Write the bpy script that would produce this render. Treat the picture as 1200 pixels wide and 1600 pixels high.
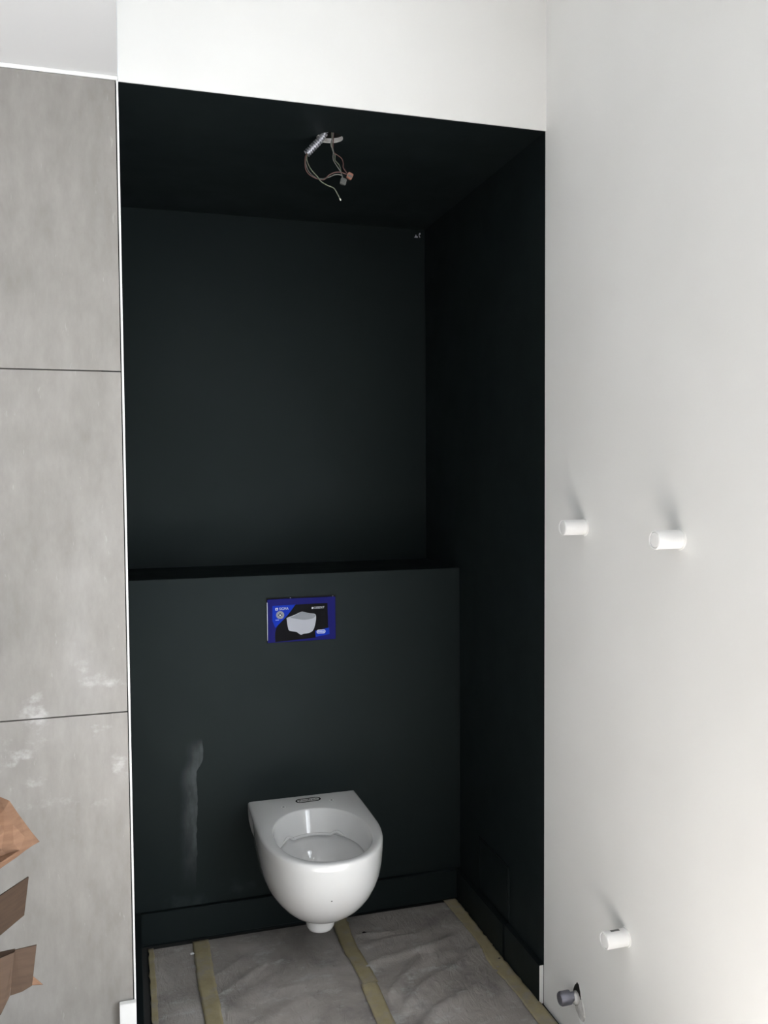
import bpy, bmesh, math, random
from mathutils import Vector, Matrix, noise

scene = bpy.context.scene
for o in list(bpy.data.objects):
    bpy.data.objects.remove(o)
COL = scene.collection
random.seed(7)

# ------------------------------------------------------------------ camera
# fitted to the photograph: metres, floor z = 0, niche opening in the plane y = 2.12
cam_d = bpy.data.cameras.new('camera')
cam = bpy.data.objects.new('camera', cam_d)
COL.objects.link(cam)
cr = Vector((0.95868721, -0.28438675, -0.00655813))
cu = Vector((0.01902254, 0.04108933, 0.99897438))
cf = Vector((0.28382561, 0.95782871, -0.04480157))
M4 = Matrix((cr, cu, -cf)).transposed().to_4x4()
M4.translation = Vector((0, 0, 1.4687))
cam.matrix_world = M4
cam_d.sensor_fit = 'VERTICAL'
cam_d.sensor_height = 36.0
cam_d.lens = 36.0 * 1357.9 / 1600.0
cam_d.clip_start = 0.02
scene.camera = cam

# ------------------------------------------------------------------ light
vs = scene.view_settings
vs.view_transform = 'Standard'
vs.look = 'None'
vs.gamma = 1.0
vs.use_curve_mapping = False
vs.exposure = 0.78

world = bpy.data.worlds.new('daylight')
scene.world = world
world.use_nodes = True
wn = world.node_tree
wn.nodes.clear()
bg = wn.nodes.new('ShaderNodeBackground')
bg.inputs['Color'].default_value = (0.80, 0.90, 1.0, 1)
bg.inputs['Strength'].default_value = 1.0
wo = wn.nodes.new('ShaderNodeOutputWorld')
wn.links.new(bg.outputs[0], wo.inputs[0])

WY0, WY1, WZ0, WZ1 = -0.45, 1.10, 0.05, 2.05     # glazed door in the right-hand wall, beside the camera, out of view
ld = bpy.data.lights.new('daylight_through_door', 'AREA')
ld.shape = 'RECTANGLE'
ld.size = WY1 - WY0
ld.size_y = WZ1 - WZ0
ld.energy = 53
ld.color = (0.92, 0.97, 1.0)
lo = bpy.data.objects.new('daylight_through_door', ld)
COL.objects.link(lo)
lo.location = (1.08 + 0.16, (WY0 + WY1) / 2, (WZ0 + WZ1) / 2)
lo.rotation_euler = (math.radians(90), 0, math.radians(90))               # shines along -x

sd = bpy.data.lights.new('sun', 'SUN')
sd.energy = 40.0
sd.angle = math.radians(1.0)
sd.color = (0.98, 0.99, 1.0)
so = bpy.data.objects.new('sun', sd)
COL.objects.link(so)
so.rotation_euler = Vector((-1.0, 0.20, -1.15)).to_track_quat('-Z', 'Y').to_euler()

# ------------------------------------------------------------------ materials
def mat(name, color, rough=0.6, metal=0.0, coat=0.0, spec=0.5):
    m = bpy.data.materials.new(name)
    m.use_nodes = True
    b = m.node_tree.nodes['Principled BSDF']
    b.inputs['Base Color'].default_value = (*color, 1)
    b.inputs['Roughness'].default_value = rough
    b.inputs['Metallic'].default_value = metal
    b.inputs['Coat Weight'].default_value = coat
    b.inputs['Specular IOR Level'].default_value = spec
    return m

def lin(r, g, b):
    f = lambda c: (c / 255 / 12.92) if c / 255 <= 0.04045 else ((c / 255 + 0.055) / 1.055) ** 2.4
    return (f(r), f(g), f(b))

class NT:
    def __init__(self, m):
        self.t = m.node_tree
        self.b = self.t.nodes['Principled BSDF']
    def n(self, kind, **kw):
        x = self.t.nodes.new(kind)
        for k, v in kw.items():
            setattr(x, k, v)
        return x
    def l(self, a, b):
        self.t.links.new(a, b)
    def coord(self, scale=(1, 1, 1), loc=(0, 0, 0)):
        g = self.n('ShaderNodeNewGeometry')
        mp = self.n('ShaderNodeMapping')
        mp.inputs['Scale'].default_value = scale
        mp.inputs['Location'].default_value = loc
        self.l(g.outputs['Position'], mp.inputs['Vector'])
        return mp.outputs[0]
    def noise(self, vec, scale, detail=4, rough=0.55, dist=0.0):
        x = self.n('ShaderNodeTexNoise')
        x.inputs['Scale'].default_value = scale
        x.inputs['Detail'].default_value = detail
        x.inputs['Roughness'].default_value = rough
        x.inputs['Distortion'].default_value = dist
        self.l(vec, x.inputs['Vector'])
        return x.outputs['Fac']
    def ramp(self, fac, stops):
        x = self.n('ShaderNodeValToRGB')
        e = x.color_ramp.elements
        while len(e) < len(stops):
            e.new(0.5)
        for i, (p, c) in enumerate(stops):
            e[i].position = p
            e[i].color = (*c, 1) if len(c) == 3 else c
        self.l(fac, x.inputs[0])
        return x.outputs[0]
    def mix(self, fac, a, b, blend='MIX'):
        x = self.n('ShaderNodeMix', data_type='RGBA', blend_type=blend)
        for s, v in ((0, fac), (6, a), (7, b)):
            if hasattr(v, 'node'):
                self.l(v, x.inputs[s])
            else:
                x.inputs[s].default_value = v if s == 0 else (*v, 1)
        return x.outputs[2]
    def math(self, op, a, b=0.0, c=0.0, clamp=False):
        x = self.n('ShaderNodeMath', operation=op, use_clamp=clamp)
        for i, v in enumerate((a, b, c)):
            if hasattr(v, 'node'):
                self.l(v, x.inputs[i])
            else:
                x.inputs[i].default_value = v
        return x.outputs[0]
    def maprange(self, v, a, b, c=0.0, d=1.0, smooth=True):
        x = self.n('ShaderNodeMapRange', interpolation_type='SMOOTHSTEP' if smooth else 'LINEAR')
        self.l(v, x.inputs[0])
        for i, k in enumerate((a, b, c, d)):
            x.inputs[i + 1].default_value = k
        return x.outputs[0]
    def sep(self):
        g = self.n('ShaderNodeNewGeometry')
        s = self.n('ShaderNodeSeparateXYZ')
        self.l(g.outputs['Position'], s.inputs[0])
        return s.outputs
    def bump(self, h, strength=0.2, dist=0.002):
        x = self.n('ShaderNodeBump')
        x.inputs['Strength'].default_value = strength
        x.inputs['Distance'].default_value = dist
        self.l(h, x.inputs['Height'])
        self.l(x.outputs[0], self.b.inputs['Normal'])
    def color(self, c):
        self.l(c, self.b.inputs['Base Color'])
    def rough(self, c):
        self.l(c, self.b.inputs['Roughness'])

# white plaster
m_white = mat('white_plaster', (0.83, 0.82, 0.80), 0.75, spec=0.3)
t = NT(m_white)
c = t.coord()
t.color(t.ramp(t.noise(c, 2.2, 3), [(0.3, (0.80, 0.798, 0.785)), (0.7, (0.84, 0.84, 0.83))]))
t.bump(t.noise(c, 160, 3), 0.05, 0.001)

m_soffit_shade = mat('shade_greyed_ceiling', (0.64, 0.64, 0.645), 0.85, spec=0.2)  # white ceiling made greyer in colour to stand in for weaker light
t = NT(m_soffit_shade)
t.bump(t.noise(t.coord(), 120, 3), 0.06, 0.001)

# charcoal wall paint
def paint(name, dusty=False):
    m = mat(name, (0.02, 0.025, 0.027), 0.5, spec=0.19)
    m.node_tree.nodes['Principled BSDF'].inputs['Specular Tint'].default_value = (0.82, 1.0, 1.0, 1)
    t = NT(m)
    c = t.coord()
    base = t.ramp(t.noise(c, 3.0, 4), [(0.3, (0.0078, 0.0110, 0.0122)), (0.7, (0.0100, 0.0136, 0.0142))])
    if dusty:
        s = t.sep()
        # pale rubbed streak of filler dust, sharp on its right edge
        e = t.maprange(s[2], 0.12, 0.46, 0.188, 0.196, smooth=False)
        e2 = t.maprange(s[2], 0.53, 0.58, 0.0, 0.020)
        jit = t.math('MULTIPLY', t.math('SUBTRACT', t.noise(t.coord((0.1, 0.1, 1)), 26, 2), 0.5), 0.012)
        edge = t.math('ADD', t.math('ADD', e, e2), jit)
        d = t.math('SUBTRACT', edge, s[0])
        right = t.maprange(d, 0.0, 0.002)
        left = t.maprange(d, 0.060, 0.0)
        up = t.maprange(s[2], 0.645, 0.60)
        lo_ = t.maprange(s[2], 0.13, 0.40)
        ns = t.maprange(t.noise(t.coord((3, 3, 1)), 14, 4), 0.30, 0.65)
        k = t.math('MULTIPLY', t.math('MULTIPLY', right, left), t.math('MULTIPLY', up, lo_))
        k = t.math('MULTIPLY', k, t.math('MULTIPLY_ADD', ns, 0.5, 0.5))
        k = t.math('MULTIPLY', k, 0.75)
        # faint smudge near the skirting
        k2 = t.math('MULTIPLY', t.maprange(s[2], 0.20, 0.14), t.maprange(t.noise(c, 9, 3), 0.55, 0.75))
        base = t.mix(t.math('MULTIPLY', k2, 0.25), base, (0.075, 0.10, 0.10))
        base = t.mix(k, base, (0.115, 0.125, 0.130))
    t.color(base)
    t.rough(t.ramp(t.noise(c, 6, 3), [(0.3, (0.44,) * 3), (0.7, (0.54,) * 3)]))
    t.bump(t.noise(c, 220, 3), 0.08, 0.001)
    return m
m_dark = paint('charcoal_paint')
m_ledge = paint('charcoal_paint_scuffed', True)

# concrete-look porcelain
m_tile = mat('concrete_look_tile', (0.3, 0.3, 0.29), 0.45, spec=0.4)
t = NT(m_tile)
c = t.coord()
big = t.noise(t.coord((1, 1, 0.55)), 3.4, 5, 0.6, 0.4)
fine = t.noise(t.coord((1.6, 1, 0.6)), 17, 6, 0.65)
b0 = t.ramp(big, [(0.30, lin(130, 126, 122)), (0.52, lin(144, 140, 136)), (0.72, lin(156, 153, 150))])
b0 = t.mix(0.35, b0, t.ramp(fine, [(0.3, lin(132, 129, 125)), (0.7, lin(172, 169, 166))]))
s = t.sep()
band = t.math('MULTIPLY', t.maprange(s[2], 0.60, 0.80), t.maprange(s[2], 1.12, 0.95))
scuff = t.math('MULTIPLY', t.maprange(t.noise(t.coord((1, 1, 1.3), (3, 0, 1)), 8.5, 6, 0.62), 0.54, 0.72), band)
b0 = t.mix(t.math('MULTIPLY', scuff, 0.6), b0, lin(214, 212, 214))
scr = t.maprange(t.noise(t.coord((6, 1, 1.4)), 13, 3, 0.7), 0.66, 0.74)
b0 = t.mix(t.math('MULTIPLY', scr, 0.15), b0, lin(212, 210, 208))
t.color(b0)
t.bump(fine, 0.06, 0.001)

m_grout = mat('grey_grout', lin(95, 90, 86), 0.9)
m_trim = mat('white_corner_profile', (0.86, 0.86, 0.86), 0.35)
m_bead = mat('white_sealant', (0.88, 0.88, 0.87), 0.5)
m_screed = mat('dark_screed', (0.035, 0.036, 0.036), 0.9)
m_black = mat('black_void', (0.004, 0.004, 0.004), 0.9)
m_door = mat('door_frame_white', (0.8, 0.8, 0.8), 0.4)
m_glass = bpy.data.materials.new('clear_glass')
m_glass.use_nodes = True
_t = m_glass.node_tree
_t.nodes.clear()
_o = _t.nodes.new('ShaderNodeOutputMaterial')
_tr = _t.nodes.new('ShaderNodeBsdfTransparent')
_gl = _t.nodes.new('ShaderNodeBsdfGlossy')
_gl.inputs['Roughness'].default_value = 0.0
_mx = _t.nodes.new('ShaderNodeMixShader')
_mx.inputs[0].default_value = 0.06
_t.links.new(_tr.outputs[0], _mx.inputs[1])
_t.links.new(_gl.outputs[0], _mx.inputs[2])
_t.links.new(_mx.outputs[0], _o.inputs[0])

# protective floor paper and tape
m_paper = mat('protective_floor_paper', (0.15, 0.14, 0.13), 0.55, spec=0.35)
t = NT(m_paper)
c = t.coord()
b0 = t.ramp(t.noise(c, 5, 5, 0.6, 0.5), [(0.30, lin(146, 141, 137)), (0.55, lin(172, 166, 161)), (0.75, lin(188, 184, 181))])
dust = t.maprange(t.noise(t.coord((1, 1.6, 1), (0.3, 1, 0)), 11, 6, 0.7), 0.52, 0.70)
stn = t.maprange(t.noise(t.coord((1, 1, 1), (7, 3, 0)), 4.5, 6, 0.65), 0.50, 0.68)
b0 = t.mix(t.math('MULTIPLY', stn, 0.55), b0, lin(112, 108, 110))
b0 = t.mix(t.math('MULTIPLY', dust, 0.6), b0, lin(200, 203, 201))
dirt = t.maprange(t.noise(t.coord((1, 1, 1), (5, 2, 0)), 38, 2, 0.5), 0.75, 0.80)
b0 = t.mix(t.math('MULTIPLY', dirt, 0.7), b0, lin(60, 54, 50))
t.color(b0)
t.bump(t.noise(t.coord((1.5, 0.6, 1)), 24, 6, 0.65, 1.5), 0.7, 0.008)
m_tape = mat('masking_tape', (0.25, 0.21, 0.12), 0.6, spec=0.3)
t = NT(m_tape)
c = t.coord()
b0 = t.ramp(t.noise(c, 14, 5, 0.6), [(0.3, lin(150, 140, 110)), (0.7, lin(174, 163, 132))])
t.color(b0)
td = t.maprange(t.noise(t.coord((1, 1, 1), (2, 2, 0)), 16, 5, 0.7), 0.45, 0.70)
t.color(t.mix(t.math('MULTIPLY', td, 0.9), b0, lin(158, 152, 141)))
t.bump(t.noise(c, 60, 4), 0.4, 0.003)

m_ceramic = mat('white_glazed_ceramic', (0.82, 0.82, 0.815), 0.04, coat=0.5)
t = NT(m_ceramic)
t.color(t.ramp(t.noise(t.coord(), 5, 2), [(0.3, (0.81, 0.81, 0.81)), (0.7, (0.835, 0.835, 0.835))]))
m_ink = mat('black_ink', (0.004, 0.004, 0.004), 0.7, spec=0.05)
m_glint = mat('white_glint', (0.86, 0.86, 0.86), 0.35)
m_navy = mat('navy_print', lin(25, 27, 108), 0.5, spec=0.08)
m_blue = mat('bright_blue_print', lin(15, 54, 185), 0.5, spec=0.08)
m_pblack = mat('black_print', (0.006, 0.006, 0.008), 0.5, spec=0.06)
m_pwhite = mat('white_print', (0.75, 0.78, 0.85), 0.5, spec=0.1)
m_pgrey = mat('pale_grey_print', lin(180, 184, 196), 0.45)
m_pgrey2 = mat('mid_grey_print', lin(136, 141, 150), 0.45)
m_pblue = mat('pale_blue_print', lin(128, 150, 235), 0.45)
m_knob = mat('white_bracket_plastic', (0.90, 0.90, 0.90), 0.4)
m_steel = mat('dull_steel', (0.26, 0.26, 0.31), 0.40, metal=0.85)
m_plaster = mat('raw_plaster', (0.62, 0.61, 0.59), 0.9)
t = NT(m_plaster)
t.color(t.ramp(t.noise(t.coord(), 60, 4), [(0.3, (0.45, 0.44, 0.43)), (0.7, (0.75, 0.74, 0.73))]))
m_zinc = mat('corrugated_conduit', (0.60, 0.60, 0.66), 0.30, metal=0.7)
m_wgrey = mat('grey_wire', (0.15, 0.15, 0.14), 0.45)
m_wbrown = mat('brown_wire', (0.13, 0.065, 0.06), 0.45)
m_wgreen = mat('earth_wire', (0.18, 0.19, 0.145), 0.45)
m_copper = mat('stripped_wire_end', (0.75, 0.72, 0.66), 0.4)
m_orange = mat('orange_terminal', (0.30, 0.13, 0.09), 0.35)
m_cgrey = mat('clear_grey_terminal', (0.11, 0.115, 0.11), 0.3)

def board(name, c0, c1):
    m = mat(name, c0, 0.8, spec=0.2)
    t = NT(m)
    t.color(t.ramp(t.noise(t.coord((1, 1, 6)), 22, 4), [(0.3, c0), (0.7, c1)]))
    return m
m_card = board('brown_cardboard', lin(62, 49, 40), lin(74, 59, 48))
m_kraft = board('kraft_paper', lin(110, 83, 66), lin(126, 97, 77))

# ------------------------------------------------------------------ helpers
def tag(o, label=None, cat=None, group=None, kind=None):
    if label: o['label'] = label
    if cat: o['category'] = cat
    if group: o['group'] = group
    if kind: o['kind'] = kind
    return o

def obj(name, me, m=None, parent=None):
    if isinstance(me, bmesh.types.BMesh):
        d = bpy.data.meshes.new(name)
        me.normal_update()
        me.to_mesh(d)
        me.free()
        me = d
    o = bpy.data.objects.new(name, me)
    if m is not None and not me.materials:
        me.materials.append(m)
    COL.objects.link(o)
    if parent is not None:
        o.parent = parent
        o.matrix_parent_inverse = Matrix.Translation(-Vector(parent.location)) if parent.type == 'EMPTY' else parent.matrix_basis.inverted()
    return o

def empty(name, loc):
    o = bpy.data.objects.new(name, None)
    o.location = loc
    o.empty_display_size = 0.05
    COL.objects.link(o)
    return o

def box_bm(x0, x1, y0, y1, z0, z1, bevel=0.0, seg=2):
    bm = bmesh.new()
    v = [bm.verts.new((x, y, z)) for x in (x0, x1) for y in (y0, y1) for z in (z0, z1)]
    for f in ((0, 1, 3, 2), (4, 6, 7, 5), (0, 4, 5, 1), (2, 3, 7, 6), (0, 2, 6, 4), (1, 5, 7, 3)):
        bm.faces.new([v[i] for i in f])
    bmesh.ops.recalc_face_normals(bm, faces=bm.faces)
    if bevel:
        bmesh.ops.bevel(bm, geom=list(bm.edges), offset=bevel, segments=seg, affect='EDGES')
    return bm

def struct(name, bm, m, label, cat):
    return tag(obj(name, bm, m), label, cat, kind='structure')

def smooth(o):
    for p in o.data.polygons:
        p.use_smooth = True
    return o

def tube_bm(pts, radii, n=12, caps=True, bm=None):
    bm = bm or bmesh.new()
    pts = [Vector(p) for p in pts]
    if not hasattr(radii, '__len__'):
        radii = [radii] * len(pts)
    rings = []
    up = None
    for i, p in enumerate(pts):
        a = pts[max(i - 1, 0)]
        b = pts[min(i + 1, len(pts) - 1)]
        d = (b - a).normalized()
        if up is None:
            up = Vector((0, 0, 1)) if abs(d.z) < 0.9 else Vector((1, 0, 0))
        s = d.cross(up).normalized()
        up = s.cross(d).normalized()
        rings.append([bm.verts.new(p + (s * math.cos(2 * math.pi * k / n) + up * math.sin(2 * math.pi * k / n)) * radii[i]) for k in range(n)])
    for i in range(len(rings) - 1):
        for k in range(n):
            bm.faces.new((rings[i][k], rings[i][(k + 1) % n], rings[i + 1][(k + 1) % n], rings[i + 1][k]))
    if caps:
        bm.faces.new(rings[0][::-1])
        bm.faces.new(rings[-1])
    bmesh.ops.recalc_face_normals(bm, faces=bm.faces)
    return bm

def spline(pts, k=6):
    pts = [Vector(p) for p in pts]
    out = []
    for i in range(len(pts) - 1):
        p0 = pts[max(i - 1, 0)]; p1 = pts[i]; p2 = pts[i + 1]; p3 = pts[min(i + 2, len(pts) - 1)]
        for j in range(k):
            u = j / k
            out.append(0.5 * ((2 * p1) + (p2 - p0) * u + (2 * p0 - 5 * p1 + 4 * p2 - p3) * u * u + (3 * p1 - p0 - 3 * p2 + p3) * u ** 3))
    out.append(pts[-1])
    return out

def slab_bm(poly, thick):
    """poly: list of 3D points (a planar outline); extruded by the vector thick"""
    bm = bmesh.new()
    a = [bm.verts.new(p) for p in poly]
    b = [bm.verts.new(Vector(p) + Vector(thick)) for p in poly]
    bm.faces.new(a)
    bm.faces.new(b[::-1])
    n = len(poly)
    for i in range(n):
        bm.faces.new((a[i], b[i], b[(i + 1) % n], a[(i + 1) % n]))
    bmesh.ops.recalc_face_normals(bm, faces=bm.faces)
    return bm

def text_mesh(body, width, origin, xdir, ydir, depth=0.0003, height=None):
    """lettering as a thin mesh: fits the width, origin = lower left"""
    cu_ = bpy.data.curves.new('lettering', 'FONT')
    cu_.body = body
    cu_.size = 1.0
    cu_.extrude = 0.0
    cu_.resolution_u = 3
    to = bpy.data.objects.new('lettering', cu_)
    COL.objects.link(to)
    dg = bpy.context.evaluated_depsgraph_get()
    dg.update()
    me = bpy.data.meshes.new_from_object(to.evaluated_get(dg))
    bpy.data.objects.remove(to)
    xs = [v.co.x for v in me.vertices]
    ys = [v.co.y for v in me.vertices]
    sx = width / (max(xs) - min(xs))
    sy = sx if height is None else height / (max(ys) - min(ys))
    xd, yd = Vector(xdir), Vector(ydir)
    nd = xd.cross(yd)
    x0, y0 = min(xs), min(ys)
    for v in me.vertices:
        v.co = Vector(origin) + xd * (v.co.x - x0) * sx + yd * (v.co.y - y0) * sy + nd * depth
    me.materials.clear()
    return me

# ------------------------------------------------------------------ the room
XR = 1.08      # right wall
YF = 2.12      # niche opening / tile face
YL = 2.7464    # face of the boxed-in cistern
YB = 3.0884    # back of the niche above the ledge
ZN = 2.368     # niche ceiling
ZL = 1.1463    # ledge
XW = -2.0      # far left wall of the room (out of view)
YR = -1.90     # wall with the glazed door behind the camera
ZC = 2.88

struct('floor', box_bm(XW, XR, YR, YB + 0.1, -0.12, -0.002), m_screed, 'dark screed floor under the protective paper', 'floor')

# right wall: white up to the opening, charcoal inside the niche
wr = struct('wall_right', box_bm(XR, XR + 0.12, WY1, YF, -0.002, ZC), m_white, 'white plastered wall on the right with three pipe-like brackets', 'wall')
struct('wall_niche_right', box_bm(XR, XR + 0.12, YF, YB + 0.1, -0.002, ZC), m_dark, 'charcoal painted right side of the toilet niche', 'wall')
struct('wall_niche_back', box_bm(0, XR, YB, YB + 0.1, ZL - 0.02, ZN), m_dark, 'charcoal upper back panel of the niche above the ledge', 'wall')
struct('wall_niche_ledge', box_bm(0, XR, YL, YB + 0.1, -0.002, ZL, 0.0015, 1), m_ledge, 'charcoal boxed-in cistern wall with a ledge on top', 'wall')
struct('wall_niche_left', box_bm(-0.05, 0, YF + 0.008, YB + 0.1, -0.002, ZN), m_dark, 'charcoal left side of the toilet niche', 'wall')
struct('wall_header', box_bm(0, XR, YF - 0.004, YF, ZN, ZC), m_white, 'bright white plaster band above the dark niche', 'wall')

# niche ceiling with a real round hole for the lamp cable
hc = Vector((0.541, 2.312))
hr = 0.034
bm = bmesh.new()
x0, x1, y0, y1 = 0.0, XR, YF, YB + 0.1
angs = sorted([2 * math.pi * k / 32 for k in range(32)] + [math.atan2(y - hc.y, x - hc.x) % (2 * math.pi) for x in (x0, x1) for y in (y0, y1)])
inner, outer, inner_m, inner_t = [], [], [], []
for a in angs:
    dx, dy = math.cos(a), math.sin(a)
    tt = min([((x1 if dx > 0 else x0) - hc.x) / dx if abs(dx) > 1e-9 else 9, ((y1 if dy > 0 else y0) - hc.y) / dy if abs(dy) > 1e-9 else 9])
    rr = hr * (1 + 0.05 * math.sin(3 * a + 1))
    inner.append(bm.verts.new((hc.x + dx * rr, hc.y + dy * rr, ZN)))
    inner_m.append(bm.verts.new((hc.x + dx * rr, hc.y + dy * rr, ZN + 0.0095)))
    inner_t.append(bm.verts.new((hc.x + dx * rr, hc.y + dy * rr, ZN + 0.05)))
    outer.append(bm.verts.new((hc.x + dx * tt, hc.y + dy * tt, ZN)))
outer_t = [bm.verts.new((v.co.x, v.co.y, ZC)) for v in outer]
n = len(angs)
for i in range(n):
    j = (i + 1) % n
    bm.faces.new((inner[i], inner[j], outer[j], outer[i]))
    bm.faces.new((outer[i], outer[j], outer_t[j], outer_t[i]))
    f = bm.faces.new((inner[j], inner[i], inner_m[i], inner_m[j]))
    f.material_index = 1
    f = bm.faces.new((inner_m[j], inner_m[i], inner_t[i], inner_t[j]))
    f.material_index = 2
f = bm.faces.new(inner_t)
f.material_index = 2
bm.faces.new(outer_t)
bmesh.ops.recalc_face_normals(bm, faces=bm.faces)
cn = struct('ceiling_niche', bm, m_dark, 'charcoal niche ceiling with a round cable hole', 'ceiling')
cn.data.materials.append(m_plaster)
cn.data.materials.append(m_black)

# tiled wall on the left
wl = struct('wall_left', box_bm(XW, -0.05, YF + 0.010, YB + 0.1, -0.002, ZN + 0.004), m_grout, 'wall clad in large concrete-look tiles left of the niche', 'wall')
struct('wall_tile_backing', box_bm(-0.05, -0.0052, YF + 0.0098, YF + 0.03, 0.0, ZN), m_grout, 'narrow grout backing behind the tile edge', 'wall')
jz = [0.0, 0.1104, 0.9093, 1.7082, 2.3700]
jx = [-0.0072, -1.2, XW]
for zi in range(4):
    for xi in range(2):
        g = 0.0014
        obj('tile', box_bm(jx[xi + 1] + (g if xi == 0 else 0), jx[xi] - (g if xi else 0), YF, YF + 0.0095, jz[zi] + g, jz[zi + 1] - (g if zi < 3 else 0), 0.0006, 1), m_tile, wl)
struct('trim_1', box_bm(-0.0050, -0.0002, YF - 0.0015, YF + 0.0075, 0.0, ZN + 0.003, 0.001, 1), m_trim, 'thin white metal corner strip between tiles and niche', 'trim')
struct('trim_2', box_bm(XW, -0.0002, YF - 0.002, YF + 0.008, ZN + 0.0032, ZN + 0.0125, 0.001, 1), m_bead, 'white sealant line along the top of the tiles', 'trim')

# lower ceiling over the tiled side, higher ceiling over the niche side
struct('ceiling_left', box_bm(XW, -0.001, YR, YF + 0.2, ZN + 0.0127, ZC + 0.12), m_soffit_shade, 'lowered white ceiling above the tiled wall', 'ceiling')
struct('ceiling', box_bm(-0.001, XR + 0.12, YR, YF + 1.1, ZC, ZC + 0.12), m_white, 'white ceiling', 'ceiling')
struct('wall_far_left', box_bm(XW - 0.12, XW, YR, YF + 1.1, -0.12, ZC), m_white, 'white wall on the far left', 'wall')
struct('wall_rear', box_bm(XW - 0.12, XR + 0.12, YR - 0.15, YR, -0.12, ZC), m_white, 'white wall behind the camera', 'wall')
# the rest of the right wall, with the glazed door that lights the room
obj('wall_panel', box_bm(XR, XR + 0.12, YR, WY0, -0.002, ZC), m_white, wr)
obj('lintel', box_bm(XR, XR + 0.12, WY0, WY1, WZ1, ZC), m_white, wr)
obj('sill', box_bm(XR, XR + 0.12, WY0, WY1, -0.002, WZ0), m_white, wr)
d1 = struct('door_1', box_bm(XR + 0.04, XR + 0.10, WY0, WY0 + 0.06, WZ0, WZ1, 0.003, 1), m_door, 'white glazed balcony door that lets the daylight in', 'door')
obj('door_frame', box_bm(XR + 0.04, XR + 0.10, WY1 - 0.06, WY1, WZ0, WZ1, 0.003, 1), m_door, d1)
obj('door_frame', box_bm(XR + 0.04, XR + 0.10, WY0 + 0.06, WY1 - 0.06, WZ1 - 0.06, WZ1, 0.003, 1), m_door, d1)
obj('door_frame', box_bm(XR + 0.04, XR + 0.10, WY0 + 0.06, WY1 - 0.06, WZ0, WZ0 + 0.06, 0.003, 1), m_door, d1)
obj('mullion', box_bm(XR + 0.04, XR + 0.10, 0.30, 0.38, WZ0 + 0.06, WZ1 - 0.06, 0.003, 1), m_door, d1)

for (a_, b_) in ((WY0 + 0.06, 0.30), (0.38, WY1 - 0.06)):
    obj('pane', box_bm(XR + 0.068, XR + 0.072, a_, b_, WZ0 + 0.06, WZ1 - 0.06), m_glass, d1)

# skirting boards
bb = struct('baseboard_back', box_bm(0.0185, XR - 0.0185, YL - 0.016, YL, 0.012, 0.1106, 0.0015, 1), m_dark, 'charcoal skirting board below the toilet', 'baseboard')
struct('baseboard_left', box_bm(0.0, 0.018, YF + 0.012, YL, 0.0, 0.1106, 0.0015, 1), m_dark, 'charcoal skirting board on the left side of the niche', 'baseboard')
br = struct('baseboard_right', box_bm(XR - 0.018, XR, 2.352, YL, 0.0, 0.1106, 0.0025, 2), m_dark, 'charcoal skirting board on the right side of the niche', 'baseboard')
fb = obj('front_length', box_bm(XR - 0.0145, XR, YF + 0.001, 2.351, 0.0, 0.1106, 0.0012, 1), m_dark, br)
fb.data.materials.append(m_white)
for p in fb.data.polygons:
    if p.normal.y < -0.9:
        p.material_index = 1          # the sawn end is left white

# ------------------------------------------------------------------ toilet
TX = 0.530
def outline(w, wb, yf, n=72, sq=2.25, rec=0.0):
    """D-shaped plan: from the wall on the left, round the front, to the wall on the right"""
    pts = []
    ys = YL - 0.24 * min(1.0, yf / 0.515)          # start of the rounded front
    L = ys - (YL - yf)
    m = 14
    for i in range(m):
        u = i / m
        ww = wb + (w - wb) * (1 - (1 - u) ** 2) - rec * max(0.0, min(1.0, (u - 0.05) / 0.05, (0.62 - u) / 0.15))
        pts.append((TX - ww, YL - 0.0005 + (ys - YL) * u))
    for i in range(n + 1):
        a = math.pi * i / n
        cx, sy = math.cos(a), math.sin(a)
        ex = math.copysign(abs(cx) ** (2 / sq), cx)
        ey = abs(sy) ** (2 / sq)
        pts.append((TX - w * ex, ys - L * ey))
    for i in range(m - 1, -1, -1):
        u = i / m
        ww = wb + (w - wb) * (1 - (1 - u) ** 2) - rec * max(0.0, min(1.0, (u - 0.05) / 0.05, (0.62 - u) / 0.15))
        pts.append((TX + ww, YL - 0.0005 + (ys - YL) * u))
    return pts

def hole(scale_w, scale_l, cy, n):
    pts = []
    for i in range(n):
        a = math.pi * 2 * i / n
        sq = 2.15
        cx, sy = math.cos(a), math.sin(a)
        ex = math.copysign(abs(cx) ** (2 / sq), cx)
        ey = math.copysign(abs(sy) ** (2 / sq), sy)
        pts.append((TX + scale_w * ex, cy + scale_l * ey))
    return pts

toilet = tag(empty('wall_hung_toilet', (TX, YL, 0.114)), 'white rimless wall-hung toilet without seat on the charcoal wall', 'toilet')
bm = bmesh.new()
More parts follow.
